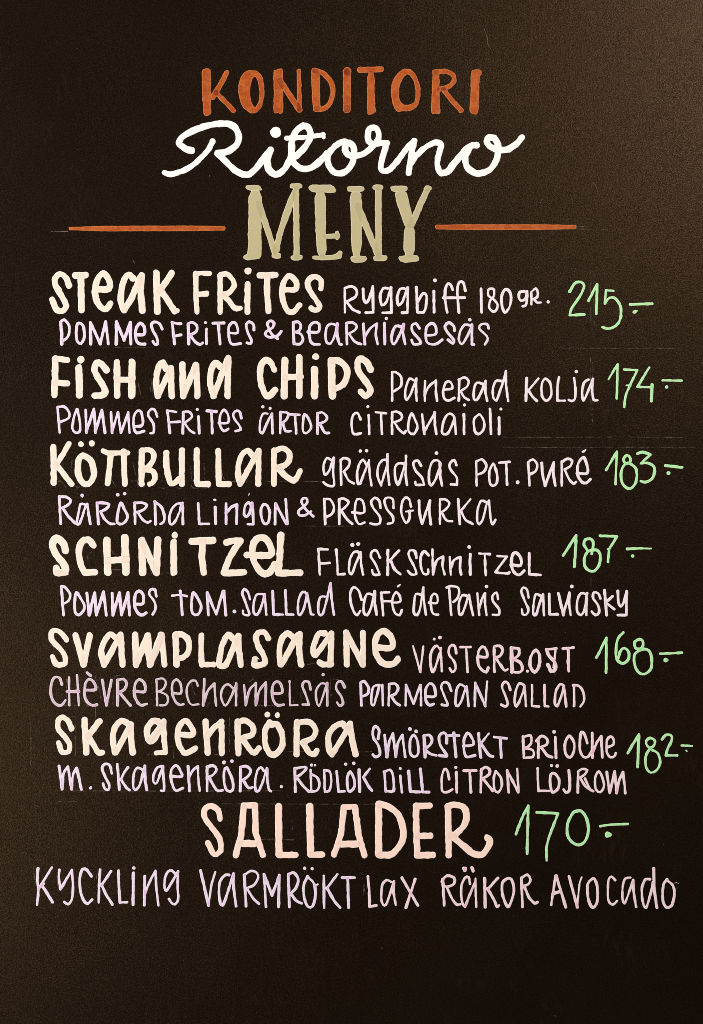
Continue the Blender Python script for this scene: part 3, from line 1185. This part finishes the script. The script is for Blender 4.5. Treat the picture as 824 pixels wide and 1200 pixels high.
l 20 388,440 440,570 485,440
l 20 490,440 492,580
s 22 530,520 590,515 580,445 550,430 525,470 525,550 550,580 580,570
s 20 700,480 680,430 650,420 630,450 650,510 675,570 670,582 635,575
s 20 790,450 760,435 735,480 730,570 745,585 770,550 800,455
T 540 728 140
l 20 40,450 55,585
l 20 100,425 97,585
l 20 100,425 170,585
l 18 182,415 170,585
+ sallad@pink
s 20 342,472 325,425 300,420 285,450 310,520 325,570 310,588 280,575
s 20 440,450 405,430 380,480 372,560 385,588 410,540 440,450
l 20 440,445 450,585
l 20 492,440 492,585 540,588
l 20 578,440 580,585 605,588
s 20 715,445 685,435 655,490 650,570 665,585 690,530 710,450
l 20 712,445 728,588
l 20 782,440 782,585
T 670 728 140
s 20 12,442 50,445 80,490 85,550 60,588
= dish_name cream | cream heading SKAGENRÖRA
+ SKAGENRÖRA
T 50 830 140
s 38 200,140 175,85 135,62 107,90 110,145 160,205 185,250 180,295 140,305 120,270 110,238
l 44 290,80 302,305
l 44 392,90 315,190
s 42 315,190 350,250 385,305 410,305
s 42 580,100 545,85 500,130 485,200 500,305
l 42 505,305 600,130
l 42 607,110 612,220 622,305
s 42 795,90 760,90 725,135 722,200 740,228 770,215 825,110
T 175 830 140
s 40 65,100 45,85
l 40 0,225 100,95
s 38 100,90 102,200 112,305 112,305 50,308
s 40 195,180 300,180 285,120 245,85 205,130 195,200 215,270 250,310 318,275
l 42 388,92 403,310
s 42 400,200 440,140 498,95 498,95 500,200 500,310
l 44 610,92 615,310
s 40 615,95 665,85 715,130 710,180 650,200
s 40 645,215 690,280 725,310 755,275
T 300 830 140
s 42 95,98 65,150 65,250 100,315 140,315 180,260 180,180 145,110 110,115
d 80,43 21
d 148,47 19
l 40 283,95 280,318
s 40 285,100 370,95 410,145 395,200 325,235
s 40 325,240 370,310 405,315 420,290
s 42 615,125 595,105 540,130 500,190 505,290 525,320
l 40 530,315 640,130
l 42 650,105 665,230 690,318
= dish_note lilac | lilac words SMÖRSTEKT BRIOCHE
+ Smörstekt
T 430 830 140
s 22 78,210 85,150 60,125 42,150 45,200 80,260 90,320 60,335 42,320
l 22 122,185 138,335
s 22 138,335 155,230 180,175 180,175 200,335
s 22 200,335 215,240 245,185 245,185 265,335
d 298,143 14
d 340,158 14
s 22 325,185 300,220 300,310 330,335 355,310 350,230 325,185
l 26 395,190 402,335
s 22 395,190 430,185 450,220 430,260 395,280
s 22 400,285 440,315 480,325
s 22 550,240 550,185 530,168 500,190 505,250 550,320 550,333 500,325
l 24 560,188 635,188
l 24 600,170 615,335
s 22 665,260 735,250 720,195 695,170 670,220 672,300 690,335 745,325
l 24 770,175 785,338
T 560 830 140
l 20 75,175 25,240
s 22 20,238 60,300 85,330 105,332
l 20 112,198 200,208
l 22 155,205 162,340
+ brioche@pink
l 22 312,195 318,340
s 20 312,198 365,190 368,240 340,270 325,272
s 20 325,275 380,290 380,335 325,340
l 22 418,215 418,340
s 22 405,225 440,190 480,215 475,250 430,270
s 22 440,272 480,325 512,338
l 24 535,200 540,340
d 527,163 15
s 22 628,190 602,240 605,310 635,340 662,300 665,240 640,195 628,190
s 22 755,240 735,175 715,165 705,220 705,290 730,335 760,335 785,300
l 24 790,172 792,340
T 684 830 140
s 22 65,300 90,240 122,192 122,192 125,260 130,340
s 20 160,270 205,250 205,210 185,195 162,220 160,300 185,338 215,330 222,310
= price green | green price 182
+ 182
T 684 830 140
l 22 305,308 382,180 373,405
s 20 460,205 430,225 440,260 465,272 490,250 488,220 460,205
s 20 460,275 430,330 432,410 465,445 510,420 528,370 515,315 490,295 475,290
s 22 542,215 565,185 600,185 610,215 580,280 568,325 568,325 645,325
+ dash
l 18 678,257 750,260
p 700,285 712,285 722,298 712,305 700,292
= dish_note lilac | lilac line M. SKAGENRÖRA. RÖDLÖK DILL CITRON LÖJROM
+ med
T 50 830 140
l 22 115,400 135,558
s 22 135,558 145,450 175,402 175,402 200,558
s 22 200,558 210,460 235,412 235,412 268,560
p 318,550 332,535 343,542 340,560 322,562
+ Skagenröra
s 22 478,448 460,390 430,385 410,410 430,470 460,530 455,562 430,555 418,520
l 22 515,385 530,560
s 20 590,408 565,440 540,490
s 22 540,490 575,545 600,565
s 20 690,425 655,410 630,450 625,540 640,565 670,530 705,400
l 22 705,398 708,500 718,562
T 175 830 140
s 20 85,400 55,410 30,460 30,510 50,518 95,400
s 20 95,400 100,500 102,568 80,568
s 22 145,468 225,470 205,415 185,395 155,420 148,480 165,540 185,570 232,550
l 22 268,400 278,570
s 20 275,480 300,430 335,400 335,400 340,500 348,570
l 22 398,405 400,570
s 22 398,405 440,395 465,420 445,455 415,475
s 22 415,478 450,545 475,570 505,565
s 22 535,410 515,440 520,530 540,570 575,565 575,500 535,410
d 516,373 14
d 571,365 13
l 24 630,410 628,570
s 22 630,405 670,400 700,430 680,470 645,495
s 22 650,500 685,550 712,545
T 300 830 140
s 20 55,430 35,408 10,430 -5,500 0,568 20,570 50,500 75,412
s 20 78,415 80,500 90,560 105,572
d 176,541 12
+ Rödlök
l 24 268,420 272,575
s 22 268,415 340,405 345,420 310,455 280,475
s 22 280,475 330,540 365,575
d 384,392 12
d 408,393 10
l 20 378,425 382,570
s 20 382,455 420,475 438,520 425,565 390,575 365,572
l 20 472,428 475,575
s 20 472,428 510,440 520,510 505,570 475,575
l 22 557,435 570,575 610,573
s 22 650,440 630,480 635,560 650,575 680,540 675,480 650,440
d 618,386 13
d 675,380 13
l 24 712,425 715,575
l 20 785,418 745,470
s 22 742,475 775,535 800,568
T 430 830 140
+ Dill
l 20 122,438 130,575
s 20 120,440 160,425 180,460 185,570 150,572 130,575
d 232,415 12
l 20 230,465 242,580
l 24 288,435 300,575 365,577
l 24 370,420 385,578 428,578
+ citron@pink
s 20 568,490 555,430 535,420 518,470 520,570 550,580 590,560
l 22 618,440 620,580
d 614,409 13
l 22 668,430 755,430
l 22 710,435 718,580
l 22 790,420 785,580
T 560 830 140
s 22 22,430 50,405 80,420 80,455 35,485
s 22 40,490 80,540 105,570
s 20 125,435 110,480 115,560 140,580 165,540 160,480 130,440
l 22 203,430 213,580
l 22 203,430 280,580
l 18 272,418 282,575
+ löjrom@pink
s 20 413,415 415,500 420,570 420,570 490,570
s 22 505,455 500,520 515,580 555,550 560,490 530,450 505,455
d 509,395 13
d 548,398 14
s 22 628,428 635,510 630,570 608,582 592,560
l 22 692,440 690,580
s 20 690,438 720,418 755,428 735,460 700,480
s 20 705,480 745,540 795,572
T 684 830 140
s 20 10,485 45,560 68,572
s 20 105,435 80,480 85,560 115,580 140,540 130,480 105,435
s 22 160,440 180,585 180,585 215,435 215,435 228,585
s 22 228,585 245,500 272,440 272,440 288,585
= dish_name blush | blush heading SALLADER with a curling last leg
+ SALLADER
T 225 935 140
s 40 195,145 180,85 130,55 88,80 90,140 140,210 190,280 200,350 185,380 155,390 130,350 110,310
l 44 358,60 340,260 303,395
l 44 358,52 435,52
l 44 435,60 440,240 490,395
l 48 350,315 430,315
l 48 598,60 600,390
l 44 602,395 715,393
T 355 935 140
l 48 47,58 50,250 55,390
l 44 60,393 132,390
l 44 282,70 262,250 216,393
l 40 280,65 362,60
l 46 360,68 385,260 425,395
l 48 265,318 370,318
l 50 523,55 523,390
s 46 525,42 590,60 660,120 692,220 685,300 640,365 600,393 530,395
T 470 935 140
s 46 105,55 105,200 112,393
l 46 105,55 198,55
l 46 115,262 200,262
l 46 112,396 218,394
l 46 323,60 330,395
s 46 325,60 365,48 430,65 452,120 435,190 370,260
s 46 345,255 430,330 500,385 560,390 600,340 615,295 595,275
= price green | green price 170
+ 170
T 600 935 140
s 22 28,250 65,150 112,55 112,55 105,385
s 22 172,100 318,108 318,108 260,260 240,340 240,430
s 24 450,92 425,100 390,160 380,220 400,290 460,325 510,290 528,210 510,130 475,90 445,92
+ dash
s 20 610,195 680,185 800,180
p 640,245 652,228 680,238 695,255 680,270 650,278 640,262
= dish_note lilac | lilac bottom line KYCKLING VARMRÖKT LAX RÄKOR AVOCADO
+ Kyckling
T 35 1005 140
s 22 57,75 52,150 60,230 50,325
l 20 152,68 70,200
l 26 60,210 95,180
l 24 80,185 158,308
s 20 205,85 200,140 212,220 212,220 290,85 290,85 298,200 290,290 265,322 238,305
s 22 425,130 395,85 365,80 345,140 350,230 375,300 400,318 430,290
l 22 485,82 478,200 475,310
l 20 560,95 495,190
s 22 495,190 530,260 570,322
s 22 612,90 615,200 622,310 622,310 672,308
l 24 715,105 712,325
d 718,73 13
T 165 1005 140
l 22 28,128 25,325
s 20 28,250 60,170 102,92 102,92 108,200 122,330
s 20 240,115 215,90 190,95 168,140 165,210 178,230 258,95
s 20 258,95 255,200 258,290 235,322 210,310 195,285
+ varmrökt@lilac
l 24 413,90 468,330
s 18 515,100 490,180 478,260 468,330
s 22 610,120 585,120 550,160 540,230 548,310 565,330 590,270 640,110
l 22 640,110 640,210 658,335
l 22 715,120 727,335
s 20 715,120 760,92 800,105 810,140 780,190 735,210
s 20 735,215 775,280 815,318
T 290 1005 140
l 22 115,115 128,340
l 24 115,115 170,262 220,125
l 24 220,120 215,340
l 22 282,120 290,340
s 22 282,115 320,105 350,150 335,210 300,245
s 22 300,248 340,300 375,315
d 395,74 13
d 447,76 12
s 22 415,130 388,200 395,290 420,340 450,335 470,260 460,180 420,135
l 14 468,195 485,185
l 22 527,125 530,345
l 20 620,115 550,210
s 22 550,210 600,300 640,345
l 24 655,138 738,138
l 24 692,145 698,345
+ lax@pink
T 415 1005 140
s 22 95,130 105,250 108,338 108,338 155,330
s 20 262,170 225,155 195,190 188,280 200,325 220,325 245,260 275,165
l 20 275,162 272,240 288,325
l 22 330,140 440,330
l 22 422,148 358,345
+ räkor@pink
l 22 612,150 622,330
s 20 605,165 640,125 690,140 690,180 650,200 628,200
s 20 640,205 680,290 710,325 735,322
s 20 800,180 790,135 765,140 740,200 745,300 765,335 800,250 820,200
l 28 768,75 765,88
T 545 1005 140
l 20 0,340 72,160
l 20 72,145 78,340
l 26 48,70 56,92
l 24 -10,72 -5,82
l 24 135,145 140,340
l 20 228,140 160,215
s 22 155,215 200,290 222,340 235,330
s 22 290,145 258,175 260,260 295,340 320,300 338,220 320,150 290,145
l 22 390,145 397,340
s 20 390,140 430,118 452,150 435,185 405,195
s 22 410,200 440,270 480,315 500,308
+ avocado@pink
l 22 625,125 595,325
l 22 630,125 695,342
l 24 605,250 660,232
l 24 718,130 775,342
s 16 805,135 790,180 775,342
T 670 1005 140
s 22 145,145 112,180 115,290 145,345 175,310 178,210 160,150 145,145
s 20 300,155 275,130 255,150 250,230 255,300 285,325 312,300
s 20 405,138 370,145 352,200 352,290 365,315 385,270 425,155
l 22 425,155 428,240 445,340
s 20 540,150 510,150 485,210 490,300 512,345 545,250 560,170
l 22 566,75 570,220 588,345
s 22 658,150 632,190 630,300 655,345 690,330 708,260 700,195 660,158
s 6 700,180 722,172 738,182
"""
def tile(x0, y0, w, *lines):
    s = W_PX / w
    return [[(x0 + a / s, y0 + b / s) for a, b in l] for l in lines]
GUIDES = [
    [[(60, 271.3), (80, 271.2)]],
    [[(672, 265.4), (704, 265.8)]],
    [[(672, 268.4), (712, 268.8)]],
    [[(692.6, 0), (692.8, 30)]],
    [[(692.4, 317), (692.2, 345), (692.6, 378)]],
    [[(696.2, 318), (696.0, 350), (696.4, 381)]],
    [[(692.2, 417), (692.0, 440), (693.0, 492)]],
    [[(694.6, 424), (694.8, 470), (694.6, 494)]],
    [[(692.7, 664), (692.6, 692)]],
    [[(62, 563.8), (72, 564)], [(188, 563.6), (236, 563.8)], [(262, 564.2), (300, 564), (378, 564.4)]],
    [[(118, 406.8), (180, 407)]], [[(660, 407.8), (740, 408.2), (800, 408)]],
    [[(590, 512.2), (640, 512.5), (720, 512.2), (800, 512.6)]],
    [[(590, 524), (640, 524.4), (720, 524), (818, 524.2)]],
    [[(66, 827), (90, 826.6)], [(176, 826.4), (188, 826.6)], [(300, 826.6), (330, 826.8)]],
    [[(70, 926.6), (130, 927), (240, 927), (330, 926.6)]],
    [[(336, 881), (360, 880.6)], [(420, 881), (436, 880.8)]],
    [[(255, 942), (420, 942.4), (455, 942)]],
    [[(305, 984), (345, 984.2)]],
    [[(36.2, 846), (36.4, 870), (36, 898)]], [[(66, 939), (90, 939.4)]], [[(112, 827), (113, 868)]],
    [[(358, 616.4), (385, 616.6), (450, 616.4)]],
]
RUBBED = [
    tile(50, 728, 140, [(282,390),(258,440),(262,510),(290,565),(320,590)], [(362,380),(385,450),(400,520),(404,550)],
         [(480,410),(505,380),(530,372),(560,392),(585,410)], [(168,390),(165,470),(170,580)], [(488,470),(486,580)]),
    tile(50, 512, 140, [(205,160),(198,200),(204,250)], [(620,165),(640,250),(662,345)], [(118,300),(140,320),(160,350)],
         [(230,340),(245,352),(258,340)], [(480,300),(505,345)], [(610,305),(655,302)]),
    tile(175, 512, 140, [(66,350),(100,354),(130,348)], [(190,348),(210,357),(228,350)], [(285,200),(292,300)],
         [(378,180),(380,300)], [(500,240),(508,275),(522,300)], [(290,330),(300,352),(400,352)], [(575,310),(600,285)]),
    tile(175, 728, 140, [(215,430),(235,395),(262,398)], [(290,420),(300,470),(318,510)], [(398,600),(408,570),(425,560)],
         [(40,580),(60,578)], [(690,420),(722,395)]),
    tile(300, 728, 140, [(515,400),(512,470),(520,520)], [(530,398),(575,402)], [(355,300),(405,288)], [(310,480),(312,560)], [(255,575),(262,530)]),
    tile(35, 1005, 140, [(22,45),(28,90),(36,150),(48,205)], [(88,215),(120,270),(150,320)], [(188,110),(190,170),(205,225)],
         [(458,95),(462,150)], [(150,20),(156,50)]),
    tile(175, 410, 140, [(368,310),(380,285),(392,262)], [(18,200),(22,310)], [(135,300),(180,300)]),
    tile(50, 410, 140, [(660,230),(668,270),(678,310)], [(740,240),(748,300)], [(765,500),(778,470),(806,430)]),
    tile(50, 618, 140, [(310,190),(315,240)], [(340,160),(330,180)], [(470,140),(490,190)], [(470,292),(545,292)], [(740,270),(752,320)]),
    tile(175, 618, 140, [(80,325),(110,312),(150,318),(190,315),(228,318)]),
    tile(175, 830, 140, [(440,312),(460,322),(478,312)], [(650,318),(665,322),(680,310)], [(165,300),(170,350)], [(770,190),(740,260)], [(555,60),(553,300)]),
    tile(50, 830, 140, [(225,60),(228,330)], [(180,58),(225,56)], [(720,318),(760,316)]),
    tile(410, 728, 140, [(665,485),(690,500),(712,470)], [(740,190),(756,200)]),
    tile(290, 1005, 140, [(478,165),(488,160)], [(806,170),(805,200),(812,240)]),
    tile(415, 1005, 140, [(70,180),(66,260)]),
    tile(670, 1005, 140, [(700,182),(722,172),(740,182)], [(722,170),(735,168)], [(725,205),(730,212)]),
    tile(225, 935, 140, [(480,285),(560,284),(660,286)], [(690,150),(692,220)]),
    tile(355, 935, 140, [(735,60),(742,110)]),
]
FIBRES = [[(567.5, 34), (571, 44), (572, 52), (577, 60)], [(694, 213), (699, 219), (701, 228)],
          [(633, 238), (636, 233)], [(276, 36.5), (277, 37.5)], [(775, 199), (776, 196.5)],
          [(650, 1190), (651, 1191)], [(245.6, 205), (246, 207)], [(754, 208), (755, 206)],
          [(96.8, 834.6), (97.6, 835.4)], [(650, 790), (651, 791.4)], [(156, 305), (158, 309)],
          [(560, 15), (561, 17)], [(412.5, 634), (413.5, 635)], [(640, 150), (641, 148)]]
SUB = {'price': 'figures', 'dash': 'price_dash', 'ampersand': 'ampersand'}
for kind, ink, label, words_ in read_layout(LAYOUT):
    h = 0.00010 if ink in ('cream', 'white', 'khaki', 'blush', 'orange') else 0.00008
    rag = {'lilac': 0.22, 'green': 0.24}.get(ink, 0.30)
    if kind == 'rule_line': rag = 0.14
    if len(words_) == 1:
        link(kind, ink_mesh(kind, words_[0][1], ink, h, rag, 0.19 if ink in ('lilac', 'pale', 'pink', 'green') else 0.0), board, label)
        continue
    holder = link(kind, None, board, label)
    for word, prims, own in words_:
        nm = SUB.get(word) or ('figures' if kind == 'price' else 'word')
        link(nm, ink_mesh(nm, prims, own, h, rag, 0.0 if own == 'cream' else 0.19), holder)

# ---- faint drafting marks on the board: ruled guide lines and rubbed-out sketching
def mark(kind, mat, stroke, w):
    return link(kind, trace_mesh(kind, stroke, w, mat), board)
for strokes in GUIDES:
    for s in strokes: mark('guide_line', 'fresh' if 260 < s[0][1] < 275 else 'pencil', s, 0.40)
for strokes in RUBBED:
    for s in strokes: mark('rubbed_out_line', 'rubbed', s, 0.42)
for s in FIBRES: mark('dust_fibre', 'fibre', s, 0.38)
